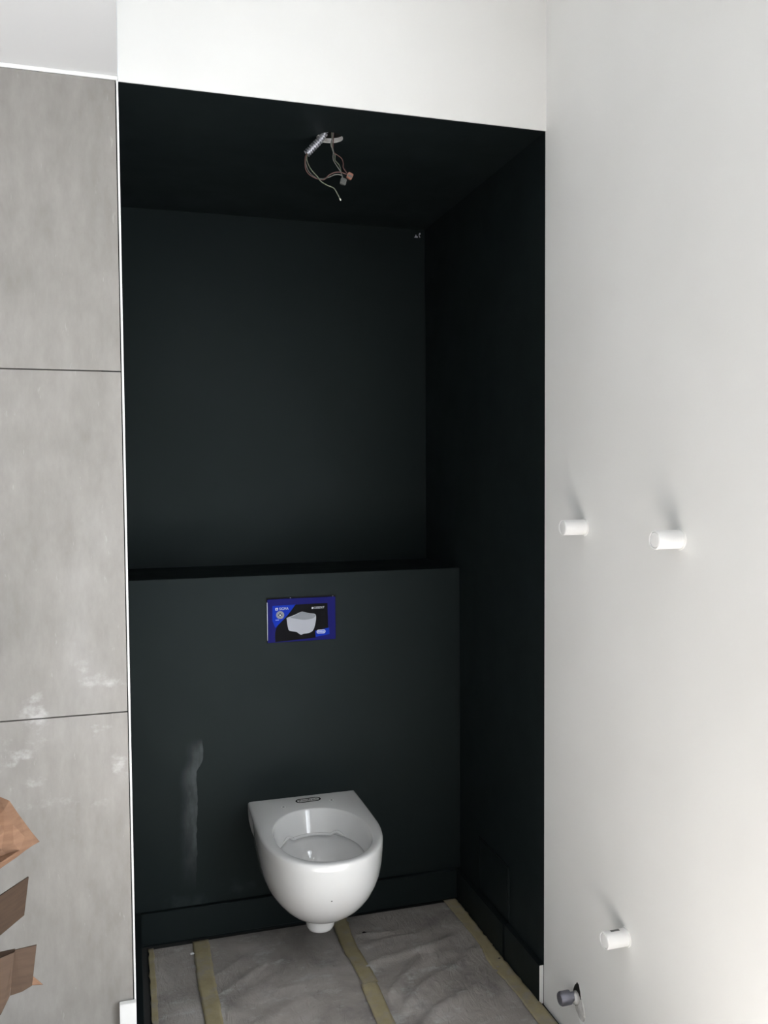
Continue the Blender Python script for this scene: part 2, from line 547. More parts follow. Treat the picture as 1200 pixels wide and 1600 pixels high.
#         z      w      wb     yf
lev = [(0.4205, 0.1700, 0.1680, 0.505),
       (0.4198, 0.1745, 0.1720, 0.5105),
       (0.4170, 0.1785, 0.1755, 0.5150),
       (0.4120, 0.1800, 0.1768, 0.5165),
       (0.3900, 0.1800, 0.1765, 0.5160),
       (0.3600, 0.1788, 0.1740, 0.5125),
       (0.3250, 0.1750, 0.1660, 0.5040),
       (0.2950, 0.1685, 0.1540, 0.4900),
       (0.2650, 0.1590, 0.1400, 0.4700),
       (0.2400, 0.1475, 0.1250, 0.4480),
       (0.2170, 0.1330, 0.1090, 0.4220),
       (0.1970, 0.1160, 0.0930, 0.3950),
       (0.1800, 0.0960, 0.0780, 0.3650),
       (0.1680, 0.0760, 0.0650, 0.3350),
       (0.1610, 0.0540, 0.0540, 0.3000)]
rings = []
for z, w, wb, yf in lev:
    rings.append([bm.verts.new((x, y, z)) for x, y in outline(w, wb, yf, rec=0.010 if 0.17 < z < 0.392 else 0.0)])
N = len(rings[0])
for a, b in zip(rings[:-1], rings[1:]):
    for i in range(N - 1):
        bm.faces.new((a[i], a[i + 1], b[i + 1], b[i]))
bm.faces.new(rings[-1])
for a, b in zip(rings[:-1], rings[1:]):
    bm.faces.new((a[0], b[0], b[-1], a[-1]))
# inside of the bowl
HN = 96
hcy = YL - 0.302
inn = [(0.4205, 0.1440, 0.1930, hcy), (0.4190, 0.1415, 0.1900, hcy), (0.4140, 0.1398, 0.1882, hcy),
       (0.3950, 0.1365, 0.1825, hcy), (0.3650, 0.1305, 0.1738, hcy), (0.3480, 0.1265, 0.1682, hcy),
       (0.3445, 0.1310, 0.1735, hcy), (0.3300, 0.1310, 0.1735, hcy), (0.3100, 0.1255, 0.1670, hcy),
       (0.2850, 0.1190, 0.1600, hcy), (0.2600, 0.0990, 0.1330, hcy + 0.004), (0.2400, 0.0760, 0.1010, hcy + 0.010),
       (0.2250, 0.0560, 0.0720, hcy + 0.016), (0.2050, 0.0480, 0.0600, hcy + 0.020), (0.1850, 0.0440, 0.0540, hcy + 0.022)]
hr_ = [[bm.verts.new((x, y, z)) for x, y in hole(sw, sl, cy, HN)] for z, sw, sl, cy in inn]
for a, b in zip(hr_[:-1], hr_[1:]):
    for i in range(HN):
        j = (i + 1) % HN
        bm.faces.new((a[i], a[j], b[j], b[i]))
bm.faces.new(hr_[-1])
edges = []
top = rings[0]
for i in range(N - 1):
    e = bm.edges.get((top[i], top[i + 1])) or bm.edges.new((top[i], top[i + 1]))
    edges.append(e)
e = bm.edges.get((top[-1], top[0])) or bm.edges.new((top[-1], top[0]))
edges.append(e)
for i in range(HN):
    edges.append(bm.edges.get((hr_[0][i], hr_[0][(i + 1) % HN])))
bmesh.ops.triangle_fill(bm, use_beauty=True, use_dissolve=False, edges=edges)
bmesh.ops.recalc_face_normals(bm, faces=bm.faces)
from mathutils.bvhtree import BVHTree
hit = BVHTree.FromBMesh(bm).ray_cast(Vector((0.512, 1.9, 0.312)), Vector((0, 1, 0)))
bowl = smooth(obj('bowl', bm, m_ceramic, toilet))
if hit[0] is not None:
    obj('chip', tube_bm([hit[0] - hit[1] * 0.001, hit[0] + hit[1] * 0.0004], [0.0026, 0.0020], 9), m_cgrey, bowl)
bowl.data.set_sharp_from_angle(angle=math.radians(55))
# outlet foot under the bowl
bm = bmesh.new()
prof = [(0.058, 0.175), (0.054, 0.162), (0.047, 0.152), (0.0440, 0.143), (0.0425, 0.130), (0.038, 0.120), (0.029, 0.1150), (0.0, 0.1140)]
prev = None
for r_, z in prof:
    if r_ == 0:
        vtx = bm.verts.new((TX + 0.0, YL - 0.262, z))
        for k in range(36):
            bm.faces.new((prev[k], prev[(k + 1) % 36], vtx))
        break
    ring = [bm.verts.new((TX + 0.0 + r_ * math.cos(2 * math.pi * k / 36), YL - 0.262 + r_ * math.sin(2 * math.pi * k / 36), z)) for k in range(36)]
    if prev:
        for k in range(36):
            bm.faces.new((prev[k], prev[(k + 1) % 36], ring[(k + 1) % 36], ring[k]))
    prev = ring
bmesh.ops.recalc_face_normals(bm, faces=bm.faces)
smooth(obj('outlet_foot', bm, m_ceramic, toilet))
# flush lip at the back of the bowl
pts, rad = [], []
for i in range(61):
    u = i / 60 * 2 - 1
    a = math.pi / 2 - u * 0.86
    sq = 2.15
    ex = math.copysign(abs(math.cos(a)) ** (2 / sq), math.cos(a))
    ey = abs(math.sin(a)) ** (2 / sq)
    k = abs(u)
    z = 0.3475
    if k > 0.55:
        z += 0.012 * math.sin(min(1, (k - 0.55) / 0.2) * math.pi / 2)
    if k > 0.78:
        z -= 0.010 * (k - 0.78) / 0.22
    inset = 0.004 * (1 if k < 0.8 else max(0.0, (1 - k) / 0.2))
    pts.append((TX + (0.1280 - inset) * ex, hcy + (0.1700 - inset) * ey, z))
    rad.append(0.0050 * (1 if k < 0.8 else 0.35 + 0.65 * (1 - k) / 0.2))
smooth(obj('flush_lip', tube_bm(pts, rad, 10), m_ceramic, toilet))
# seat fixing holes; white discs stand in for the glint of light on each
for x, y in ((0.4546, 2.6667), (0.6119, 2.6786)):
    b = obj('seat_hole_glint', tube_bm([(x, y, 0.4200), (x, y, 0.4222)], 0.0075, 20), m_glint, toilet)
    obj('seat_hole', tube_bm([(x, y + 0.001, 0.4221), (x, y + 0.001, 0.4224)], 0.0035, 12), m_cgrey, b)
# printed mark: oval outline with lettering
lx, ly, lz = 0.5415, 2.7065, 0.42065
xd = Vector((0.9985, 0.055, 0)).normalized()
yd = Vector((-xd.y, xd.x, 0))
def stadium(hw, hh, k=10):
    p = []
    for i in range(k + 1):
        a = -math.pi / 2 + math.pi * i / k
        p.append((hw - hh + hh * math.cos(a), hh * math.sin(a)))
    for i in range(k + 1):
        a = math.pi / 2 + math.pi * i / k
        p.append((-(hw - hh) + hh * math.cos(a), hh * math.sin(a)))
    return p
def ring_bm(op, ip, to3, dz):
    bm = bmesh.new()
    n = len(op)
    q = [[bm.verts.new(to3(p, h)) for p in pl] for pl in (op, ip) for h in (0, dz)]
    for i in range(n):
        j = (i + 1) % n
        bm.faces.new((q[1][i], q[1][j], q[3][j], q[3][i]))
        bm.faces.new((q[0][i], q[0][j], q[1][j], q[1][i]))
        bm.faces.new((q[2][j], q[2][i], q[3][i], q[3][j]))
    bmesh.ops.recalc_face_normals(bm, faces=bm.faces)
    return bm
to3 = lambda p, h: Vector((lx, ly, lz)) + xd * p[0] + yd * p[1] + Vector((0, 0, h))
lg = obj('printed_mark', ring_bm(stadium(0.0415, 0.0165), stadium(0.0365, 0.0110), to3, 0.0003), m_ink, toilet)
lg['label'] = 'black oval mark with lettering'
obj('lettering', text_mesh('Rimfree', 0.060, Vector((lx, ly, lz)) - xd * 0.030 - yd * 0.0075, xd, yd, height=0.0165), m_ink, lg)

# ------------------------------------------------------------------ flush plate card on the ledge wall
CX0, CX1, CZ0, CZ1 = 0.4228, 0.6453, 0.9295, 1.0690
card = tag(empty('cover_card', ((CX0 + CX1) / 2, YL, CZ0)), 'blue and black printed cover card over the flush plate opening', 'card')
obj('opening_edge', box_bm(CX0 - 0.003, CX1 + 0.0025, YL - 0.0012, YL - 0.0002, CZ0 - 0.0015, CZ1 + 0.005), m_black, card)
cb = obj('card_sheet', box_bm(CX0, CX1, YL - 0.006, YL - 0.0012, CZ0, CZ1, 0.0015, 2), m_navy, card)
obj('plastic_edge', box_bm(CX0 - 0.0012, CX0 + 0.0008, YL - 0.0072, YL - 0.0012, CZ0 + 0.008, CZ1 - 0.010, 0.0005, 1), m_pwhite, card)
CW, CH = CX1 - CX0, CZ1 - CZ0
def cpt(x, y, layer):
    """crop coordinates of the card picture (x 160..1075, y 0..590 below the sheared top edge)"""
    u = (x - 160) / 915
    topy = 212 - 32 * u
    v = (y - topy) / 592
    return Vector((CX0 + u * CW, YL - 0.0060 - 0.00025 * layer, CZ1 - v * CH))
def flat(name, pts, layer, m, parent):
    return obj(name, slab_bm([cpt(x, y, layer) for x, y in pts], (0, 0.0002, 0)), m, parent)
def curve2(pts, k=5):
    q = spline([(x, y, 0) for x, y in pts], k)
    return [(v.x, v.y) for v in q]
flat('printed_field', curve2([(262, 792), (258, 700), (268, 630), (302, 560), (390, 470), (458, 392), (535, 285)], 5) + [(965, 268), (972, 612), (800, 648), (800, 745)], 1, m_pblack, cb)
flat('printed_wedge', [(228, 300), (532, 283), (458, 388), (392, 466), (302, 556), (262, 600), (225, 500)], 2, m_blue, cb)
flat('printed_corner', [(795, 652), (985, 610), (990, 700), (800, 735)], 2, m_blue, cb)
flat('printed_toilet', curve2([(412, 465), (520, 425), (600, 388), (640, 386), (720, 408), (785, 415), (806, 440), (806, 500), (785, 600), (755, 655), (700, 680), (640, 688), (605, 700), (572, 682), (540, 660), (450, 640), (432, 605), (420, 540), (412, 470)], 3)[:-1], 3, m_pgrey, cb)
flat('printed_toilet_top', curve2([(458, 462), (540, 426), (605, 391), (640, 389), (720, 412), (780, 420), (800, 442), (770, 475), (700, 490), (630, 494), (540, 480), (462, 464)], 3)[:-1], 4, m_pgrey2, cb)
flat('printed_flower', [(328 + 54 * math.cos(2 * math.pi * k / 24), 424 + 54 * math.sin(2 * math.pi * k / 24)) for k in range(24)], 3, m_pblue if False else m_pgrey2, cb)
flat('printed_star', [(328 + (34 if k % 2 == 0 else 15) * math.cos(math.pi * k / 4), 424 + (34 if k % 2 == 0 else 15) * math.sin(math.pi * k / 4)) for k in range(8)], 4, m_pblack, cb)
flat('printed_dot', [(328 + 11 * math.cos(2 * math.pi * k / 14), 426 + 11 * math.sin(2 * math.pi * k / 14)) for k in range(14)], 5, m_pwhite, cb)
flat('printed_square', [(266, 328), (300, 326), (300, 359), (266, 361)], 3, m_pwhite, cb)
flat('printed_square_inner', [(277, 336), (290, 335), (290, 352), (277, 353)], 4, m_blue, cb)
flat('printed_dash', [(266, 487), (312, 484), (312, 497), (266, 500)], 3, m_pblue, cb)
flat('printed_square', [(750, 322), (774, 320), (774, 346), (750, 348)], 3, m_pwhite, cb)
px = lambda x, y: cpt(x, y, 3)
obj('lettering', text_mesh('SIGMA', CW * 122 / 915, px(318, 357), (1, 0, 0.0), (0, 0, 1), height=CH * 34 / 592), m_pwhite, cb)
obj('lettering', text_mesh('GEBERIT', CW * 142 / 915, px(781, 346), (1, 0, 0.0), (0, 0, 1), height=CH * 29 / 592), m_pwhite, cb)
pc = cpt(874, 662, 3)
pill = obj('printed_pill', ring_bm(stadium(CW * 60 / 915, CH * 27 / 592), stadium(CW * 53 / 915, CH * 20 / 592), lambda p, h: pc + Vector((p[0], -h, p[1])), 0.0002), m_pwhite, cb)
flat('printed_pill_fill', [(874 + q[0] / CW * 915, 662 - q[1] / CH * 592) for q in stadium(CW * 52 / 915, CH * 19 / 592)], 3, m_pblue, cb)
obj('lettering', text_mesh('Rimfree', CW * 84 / 915, cpt(832, 674, 4.5), (1, 0, 0), (0, 0, 1), height=CH * 24 / 592), m_pwhite, cb)
for (x, y) in ((470, 197), (1042, 180)):
    p = cpt(x, y, 0)
    obj('staple', box_bm(p.x - 0.002, p.x + 0.002, YL - 0.0030, YL - 0.0012, p.z - 0.0015, p.z + 0.0025, 0.0004, 1), m_pgrey2, card)

# ------------------------------------------------------------------ loose lamp cable in the niche ceiling
cable = tag(empty('lamp_cable', (0.541, 2.312, ZN)), 'loose lamp cable hanging from the hole in the niche ceiling', 'cable')
cp = [(0.5290, 2.308, 2.405), (0.5255, 2.311, 2.3780), (0.5150, 2.314, 2.3605), (0.4981, 2.316, 2.3422), (0.4785, 2.32, 2.3215)]
path = spline(cp, 48)
L = 0
acc = [0]
for a, b in zip(path[:-1], path[1:]):
    L += (b - a).length
    acc.append(L)
rad = [0.0100 if math.sin(2 * math.pi * s_ / 0.0072) > 0.0 else 0.0056 for s_ in acc]
cd = smooth(obj('corrugated_conduit', tube_bm(path, rad, 16, caps=False), m_zinc, cable))
sm = cd.modifiers.new('wall', 'SOLIDIFY')
sm.thickness = 0.0008
WIR = [
 ('brown', [(0.4850, 2.32, 2.3280), (0.4765, 2.32, 2.3166), (0.4743, 2.322, 2.3007), (0.4771, 2.324, 2.2814), (0.4871, 2.325, 2.2685), (0.5054, 2.324, 2.2603), (0.5238, 2.32, 2.257), (0.5403, 2.318, 2.2713), (0.559, 2.316, 2.279), (0.5735, 2.316, 2.2793), (0.5930, 2.318, 2.2745)]),
 ('green', [(0.4860, 2.32, 2.3280), (0.4785, 2.318, 2.3129), (0.4803, 2.316, 2.2974), (0.4893, 2.314, 2.2786), (0.5034, 2.313, 2.2641), (0.5155, 2.312, 2.2494), (0.5318, 2.312, 2.2409), (0.5503, 2.312, 2.2346), (0.5605, 2.312, 2.2196), (0.5670, 2.312, 2.2075)]),
 ('grey', [(0.4855, 2.322, 2.3280), (0.4774, 2.324, 2.3049), (0.4832, 2.328, 2.2819), (0.4993, 2.33, 2.2677), (0.5197, 2.328, 2.2616), (0.5403, 2.326, 2.2674), (0.5569, 2.324, 2.2748), (0.5734, 2.322, 2.2743), (0.5785, 2.32, 2.2620)]),
 ('grey', [(0.5496, 2.312, 2.394), (0.5492, 2.314, 2.3729), (0.5442, 2.316, 2.3507), (0.5513, 2.318, 2.3356), (0.5511, 2.32, 2.3139), (0.5612, 2.32, 2.297), (0.5714, 2.32, 2.2821), (0.5786, 2.32, 2.2640)]),
 ('brown', [(0.5526, 2.316, 2.394), (0.5516, 2.318, 2.3712), (0.5514, 2.32, 2.3514), (0.5533, 2.322, 2.3338), (0.5739, 2.322, 2.32), (0.5789, 2.32, 2.3066), (0.5788, 2.318, 2.2927), (0.5920, 2.318, 2.2760)]),
 ('green', [(0.5470, 2.316, 2.394), (0.5475, 2.318, 2.3688), (0.5493, 2.322, 2.3413), (0.5574, 2.326, 2.3283), (0.5583, 2.328, 2.3145), (0.5695, 2.326, 2.3017), (0.5735, 2.324, 2.2842), (0.5775, 2.321, 2.2640)]),
]
wm = {'brown': m_wbrown, 'green': m_wgreen, 'grey': m_wgrey}
for col, p in WIR:
    w = smooth(obj('wire', tube_bm(spline(p, 6), 0.00145, 8), wm[col], cable))
    w['label'] = col + ' insulated wire'
smooth(obj('bare_wire_end', tube_bm([(0.5662, 2.312, 2.2092), (0.5685, 2.312, 2.2050), (0.5688, 2.312, 2.2030)], [0.0018, 0.0020, 0.0014], 8), m_copper, cable))
def connector(center, sz, rot, m, lab):
    bm = box_bm(-sz[0], sz[0], -sz[1], sz[1], -sz[2], sz[2], 0.0014, 2)
    bmesh.ops.rotate(bm, verts=bm.verts, cent=(0, 0, 0), matrix=Matrix.Rotation(rot, 3, 'Y'))
    bmesh.ops.translate(bm, verts=bm.verts, vec=center)
    o = obj('terminal_block', bm, m, cable)
    o['label'] = lab
    bm = box_bm(-sz[0] * 0.75, sz[0] * 0.75, -sz[1] * 1.12, -sz[1] * 0.9, -sz[2] * 0.55, sz[2] * 0.2, 0.0005, 1)
    bmesh.ops.rotate(bm, verts=bm.verts, cent=(0, 0, 0), matrix=Matrix.Rotation(rot, 3, 'Y'))
    bmesh.ops.translate(bm, verts=bm.verts, vec=center)
    obj('terminal_window', bm, m_cgrey, o)
connector((0.5965, 2.318, 2.2725), (0.0075, 0.005, 0.0085), 0.45, m_orange, 'orange terminal block')
connector((0.5785, 2.320, 2.2570), (0.0080, 0.005, 0.0085), 0.25, m_cgrey, 'grey terminal block')
# broken plaster lip round the hole
bm = bmesh.new()
n = 40
q = []
for i in range(n):
    a = 2 * math.pi * i / n
    d = Vector((math.cos(a), math.sin(a), 0))
    ro = hr + 0.0008 + 0.0040 * (0.5 + 0.5 * noise.noise(d * 2.3)) * max(0.0, 0.35 + d.y)
    ri = hr * (1 + 0.05 * math.sin(3 * a + 1))
    q.append([bm.verts.new((hc.x + d.x * ri, hc.y + d.y * ri, ZN - 0.0002)), bm.verts.new((hc.x + d.x * (ri + ro) / 2, hc.y + d.y * (ri + ro) / 2, ZN - 0.0022)), bm.verts.new((hc.x + d.x * ro, hc.y + d.y * ro, ZN - 0.0001))])
for i in range(n):
    if math.sin(2 * math.pi * i / n) < -0.25:
        continue
    a, b = q[i], q[(i + 1) % n]
    for k in range(2):
        bm.faces.new((a[k], b[k], b[k + 1], a[k + 1]))
    bm.faces.new((a[2], b[2], b[0], a[0]))
bmesh.ops.recalc_face_normals(bm, faces=bm.faces)
pl = obj('plaster_lip', bm, m_plaster, cn)

# small clip left in the top right corner of the back panel
clip = tag(empty('wall_clip', (1.0507, YB, 2.343)), 'tiny pale clip high in the corner of the niche back', 'clip')
bm = slab_bm([(1.0385, YB - 0.004, 2.338), (1.0515, YB - 0.004, 2.338), (1.0510, YB - 0.004, 2.3415), (1.0460, YB - 0.004, 2.3440), (1.0445, YB - 0.004, 2.3485), (1.0425, YB - 0.004, 2.3435)], (0, 0.004, 0))
obj('clip_base', bm, m_pgrey, clip)
obj('clip_hook', tube_bm(spline([(1.0605, YB - 0.002, 2.3395), (1.0560, YB - 0.006, 2.3435), (1.0555, YB - 0.008, 2.3490), (1.0590, YB - 0.007, 2.3530), (1.0600, YB - 0.004, 2.3490)], 5), 0.0016, 8), m_pgrey, clip)

# ------------------------------------------------------------------ white bracket stubs on the right wall
def stub(y, z, r_, L_, label):
    root = tag(empty('wall_bracket', (XR, y, z)), label, 'bracket', 'white tubular brackets on the right wall')
    bm = bmesh.new()
    prof = [(0.0, r_ * 0.70), (0.0, r_ * 0.0)]
    # outer sleeve, rounded lip, recessed end cap
    P = [(XR - 0.0005, r_ * 1.0), (XR - L_ + 0.004, r_), (XR - L_ + 0.001, r_ * 0.985), (XR - L_, r_ * 0.93), (XR - L_ + 0.0006, r_ * 0.86), (XR - L_ + 0.0030, r_ * 0.84)]
    prev = None
    for x, rr in P:
        ring = [bm.verts.new((x, y + rr * math.cos(2 * math.pi * k / 40), z + rr * math.sin(2 * math.pi * k / 40))) for k in range(40)]
        if prev:
            for k in range(40):
                bm.faces.new((prev[k], prev[(k + 1) % 40], ring[(k + 1) % 40], ring[k]))
        prev = ring
    bm.faces.new(prev)
    bmesh.ops.recalc_face_normals(bm, faces=bm.faces)
    s_ = smooth(obj('sleeve', bm, m_knob, root))
    s_.data.set_sharp_from_angle(angle=math.radians(40))
    smooth(obj('end_cap', tube_bm([(XR - L_ + 0.0030, y, z), (XR - L_ + 0.0012, y, z), (XR - L_ + 0.0008, y, z)], [r_ * 0.80, r_ * 0.80, r_ * 0.70], 32), m_knob, root))
    obj('wall_collar', tube_bm([(XR - 0.0001, y, z), (XR - 0.0022, y, z)], [r_ * 1.16, r_ * 1.08], 40), m_white, root)
    return root
stub(1.9087, 1.3325, 0.0190, 0.060, 'white tubular bracket on the right wall, nearest the niche edge')
stub(1.5237, 1.3300, 0.0195, 0.060, 'white tubular bracket on the right wall, farthest right of the upper pair')
b3 = stub(1.7127, 0.4015, 0.0195, 0.057, 'white tubular bracket low on the right wall above the pipe end')
obj('clamp_slot', box_bm(XR - 0.040, XR - 0.018, 1.7127 - 0.003, 1.7127 + 0.003, 0.4015 + 0.0187, 0.4015 + 0.0200), m_cgrey, b3)

# ------------------------------------------------------------------ capped pipe end
pipe = tag(empty('pipe_end', (XR, 1.935, 0.124)), 'dull metal capped pipe end in a broken plaster hole near the floor', 'pipe')
yp, zp = 1.938, 0.130
smooth(obj('pipe_stub', tube_bm([(XR + 0.01, yp, zp), (XR - 0.030, yp, zp)], 0.0115, 24), m_steel, pipe))
cap = tube_bm([(XR - 0.020, yp, zp), (XR - 0.021, yp, zp), (XR - 0.045, yp, zp), (XR - 0.049, yp, zp), (XR - 0.050, yp, zp)], [0.0135, 0.0175, 0.0175, 0.0150, 0.0110], 28)
smooth(obj('pipe_cap', cap, m_steel, pipe)).data.set_sharp_from_angle(angle=math.radians(35))
smooth(obj('pipe_collar', tube_bm([(XR - 0.0005, yp - 0.002, zp - 0.004), (XR - 0.012, yp - 0.002, zp - 0.004)], [0.0175, 0.0140], 24), m_plaster, pipe))
def blob(name, pts, th, m, parent, seed):
    """low irregular crust on the right wall; pts are (y, z)"""
    cy = sum(p[0] for p in pts) / len(pts)
    cz = sum(p[1] for p in pts) / len(pts)
    q = [(v.x, v.y) for v in spline([(a, b, 0) for a, b in pts + pts[:1]], 5)[:-1]]
    bm = bmesh.new()
    n = len(q)
    levels = [(1.0, 0.0001), (0.86, th * 0.6), (0.55, th * 0.95), (0.25, th)]
    rs = []
    for i, (k, h) in enumerate(levels):
        ring = []
        for j, (a, b) in enumerate(q):
            jit = 1 + 0.10 * noise.noise(Vector((j * 0.9, i * 3.1, seed)))
            ring.append(bm.verts.new((XR - h * jit, cy + (a - cy) * k * jit, cz + (b - cz) * k * jit)))
        rs.append(ring)
    for a, b in zip(rs[:-1], rs[1:]):
        for j in range(n):
            bm.faces.new((a[j], a[(j + 1) % n], b[(j + 1) % n], b[j]))
    bm.faces.new(rs[-1])
    bmesh.ops.recalc_face_normals(bm, faces=bm.faces)
    return obj(name, bm, m, parent)
blob('broken_hole', [(1.950, 0.150), (1.936, 0.166), (1.926, 0.162), (1.918, 0.140), (1.914, 0.120), (1.930, 0.100), (1.950, 0.102), (1.958, 0.125)], 0.0008, m_black, pipe, 2.0)
blob('plaster_crust', [(1.925, 0.125), (1.912, 0.135), (1.898, 0.120), (1.894, 0.098), (1.905, 0.080), (1.925, 0.082), (1.944, 0.096), (1.936, 0.112)], 0.004, m_plaster, pipe, 5.0)
blob('plaster_smear', [(1.930, 0.082), (1.905, 0.084), (1.880, 0.066), (1.866, 0.040), (1.880, 0.030), (1.905, 0.050)], 0.0012, m_knob, pipe, 9.0)

# ------------------------------------------------------------------ access panel on the niche's right side
pan = tag(empty('access_panel', (XR, 2.46, 0.125)), 'small flush charcoal access panel low on the niche side', 'panel')
obj('panel_gap', box_bm(XR - 0.0006, XR - 0.0001, 2.350, 2.570, 0.118, 0.284), m_black, pan)
obj('panel_leaf', box_bm(XR - 0.0040, XR - 0.0004, 2.3535, 2.5665, 0.1215, 0.2805, 0.0012, 2), m_dark, pan)
for (a, b, c_, d_) in ((2.343, 2.3505, 0.114, 0.288), (2.5695, 2.577, 0.114, 0.288)):
    obj('panel_frame', box_bm(XR - 0.0032, XR - 0.0001, a, b, c_, d_, 0.0010, 1), m_dark, pan)
obj('panel_frame', box_bm(XR - 0.0032, XR - 0.0001, 2.3505, 2.5695, 0.2835, 0.288, 0.0010, 1), m_dark, pan)

# ------------------------------------------------------------------ protective paper and tape on the floor
def paper(name, x0, x1, y0, y1, amp, z, label, seed, nx=60, ny=110, creases=()):
    bm = bmesh.new()
    vs_ = []
    for j in range(ny + 1):
        # most rows go to the part in view
        v = j / ny
        y = y1 + (y0 - y1) * v ** 1.6
        row = []
        for i in range(nx + 1):
            x = x0 + (x1 - x0) * i / nx
            p = Vector((x * 7, y * 5, seed))
            h = amp * (0.5 + 0.5 * noise.noise(p)) + amp * 0.5 * abs(noise.noise(p * 2.7 + Vector((3, 1, 0))))
            for (cx, cy, ang, ln, hh) in creases:
                dx, dy = x - cx, y - cy
                s_ = dx * math.cos(ang) + dy * math.sin(ang)
                d_ = -dx * math.sin(ang) + dy * math.cos(ang) + 0.012 * math.sin(s_ * 18)
                h += hh * math.exp(-(d_ / 0.009) ** 2) * math.exp(-(s_ / ln) ** 4)
            edge = min(1.0, min(x - x0, x1 - x, y1 - y) / 0.03)
            row.append(bm.verts.new((x, y, z + h * max(0.0, edge))))
        vs_.append(row)
    for j in range(ny):
        for i in range(nx):
            bm.faces.new((vs_[j][i], vs_[j + 1][i], vs_[j + 1][i + 1], vs_[j][i + 1]))
    bmesh.ops.recalc_face_normals(bm, faces=bm.faces)
    o = smooth(obj(name, bm, m_paper))
    md = o.modifiers.new('thickness', 'SOLIDIFY')
    md.thickness = 0.0006
    md.offset = -1
    return tag(o, label, 'floor paper', 'protective paper sheets on the floor')
paper('floor_paper', 0.040, 0.205, 0.6, 2.722, 0.0012, 0.0010, 'narrow strip of protective paper at the left edge of the niche floor', 1.3, nx=24)
paper('floor_paper', 0.190, 0.650, -1.88, 2.728, 0.0022, 0.0012, 'middle sheet of protective paper on the floor under the toilet', 4.1, nx=70, ny=150,
      creases=((0.27, 2.55, 0.95, 0.07, 0.006), (0.30, 2.48, 0.9, 0.08, 0.007), (0.34, 2.42, 0.8, 0.08, 0.006), (0.42, 2.40, 0.3, 0.09, 0.006), (0.38, 2.30, 0.6, 0.1, 0.006)))
paper('floor_paper', 0.630, 1.055, -1.88, 2.732, 0.0028, 0.0012, 'wrinkled right-hand sheet of protective paper on the niche floor', 8.6, nx=90, ny=170,
      creases=((0.80, 2.47, 0.30, 0.16, 0.013), (0.86, 2.33, 0.62, 0.20, 0.013), (0.74, 2.34, 0.95, 0.13, 0.011), (0.95, 2.42, 0.10, 0.08, 0.008), (0.88, 2.22, 0.55, 0.20, 0.012), (0.74, 2.60, 0.05, 0.07, 0.007), (0.80, 2.56, 0.2, 0.1, 0.006)))
paper('floor_paper', -1.99, 0.030, -1.88, 2.105, 0.002, 0.0012, 'wide sheet of protective paper in front of the tiled wall', 2.2, nx=40, ny=60)
paper('floor_paper', 0.032, 0.189, -1.88, 0.58, 0.001, 0.0012, 'short strip of protective paper nearest the camera', 3.2, nx=10, ny=30)

def tape(pl_, pr_, z, label, seed):
    """pl_, pr_: left and right edge points (x, y) from the back to the front"""
    L_ = spline([(a, b, 0) for a, b in pl_], 10)
    R_ = spline([(a, b, 0) for a, b in pr_], 10)
    bm = bmesh.new()
    rows = []
    for j, (a, b) in enumerate(zip(L_, R_)):
        row = []
        for i in range(7):
            p = a.lerp(b, i / 6)
            if i in (0, 6):
                p = p + Vector((0.0045 * noise.noise(Vector((j * 0.8, i, seed))), 0, 0))
            row.append(bm.verts.new((p.x, p.y, z + 0.0012 * noise.noise(Vector((p.x * 40, p.y * 30, seed))))))
        rows.append(row)
    for a, b in zip(rows[:-1], rows[1:]):
        for i in range(6):
            bm.faces.new((a[i], b[i], b[i + 1], a[i + 1]))
    bmesh.ops.recalc_face_normals(bm, faces=bm.faces)
    o = smooth(obj('tape_strip', bm, m_tape))
    md = o.modifiers.new('thickness', 'SOLIDIFY')
    md.thickness = 0.0006
    md.offset = -1
    return tag(o, label, 'tape', 'masking tape strips on the floor paper')
tape([(0.172, 2.724), (0.170, 2.50), (0.174, 2.30), (0.172, 1.6), (0.172, 0.6)], [(0.222, 2.724), (0.220, 2.50), (0.222, 2.30), (0.222, 1.6), (0.222, 0.6)], 0.0055, 'straight beige tape strip left of the toilet', 1)
tape([(0.618, 2.726), (0.612, 2.55), (0.622, 2.36), (0.612, 2.15), (0.61, 0.5)], [(0.668, 2.726), (0.658, 2.55), (0.668, 2.36), (0.660, 2.15), (0.66, 0.5)], 0.0075, 'beige tape strip running from under the toilet', 2)
tape([(1.012, 2.738), (1.018, 2.60), (1.022, 2.45), (1.010, 2.33), (1.020, 2.20), (1.022, 2.0), (1.02, 0.6)], [(1.058, 2.738), (1.060, 2.60), (1.0605, 2.45), (1.0610, 2.365), (1.0640, 2.20), (1.070, 2.0), (1.07, 0.6)], 0.0070, 'crinkled beige tape strip along the right skirting', 3)
tape([(0.038, 2.724), (0.0385, 2.5), (0.038, 2.3), (0.039, 2.1), (0.039, 0.6)], [(0.054, 2.724), (0.056, 2.5), (0.056, 2.3), (0.056, 2.1), (0.056, 0.6)], 0.0045, 'thin beige tape strip along the left edge of the paper', 4)
# small crumbs of plaster
def crumb(x, y, r_, m, label, seed):
    bm = bmesh.new()
    bmesh.ops.create_icosphere(bm, subdivisions=2, radius=r_)
    for v in bm.verts:
        v.co *= 1 + 0.35 * noise.noise(v.co * (2.2 / r_) + Vector((seed, 0, 0)))
        v.co.z *= 0.45
        v.co.x *= 1.3
    bmesh.ops.translate(bm, verts=bm.verts, vec=(x, y, 0.0055))
    tag(obj('plaster_crumb', bm, m), label, 'debris', 'crumbs on the floor paper')
crumb(0.166, 2.655, 0.0055, m_knob, 'white plaster crumb beside the left tape strip', 1)
crumb(0.70, 2.615, 0.006, m_black, 'dark crumb on the wrinkled paper right of the toilet', 4)
crumb(1.050, 2.352, 0.005, m_black, 'dark crumb on the tape by the right skirting', 6)

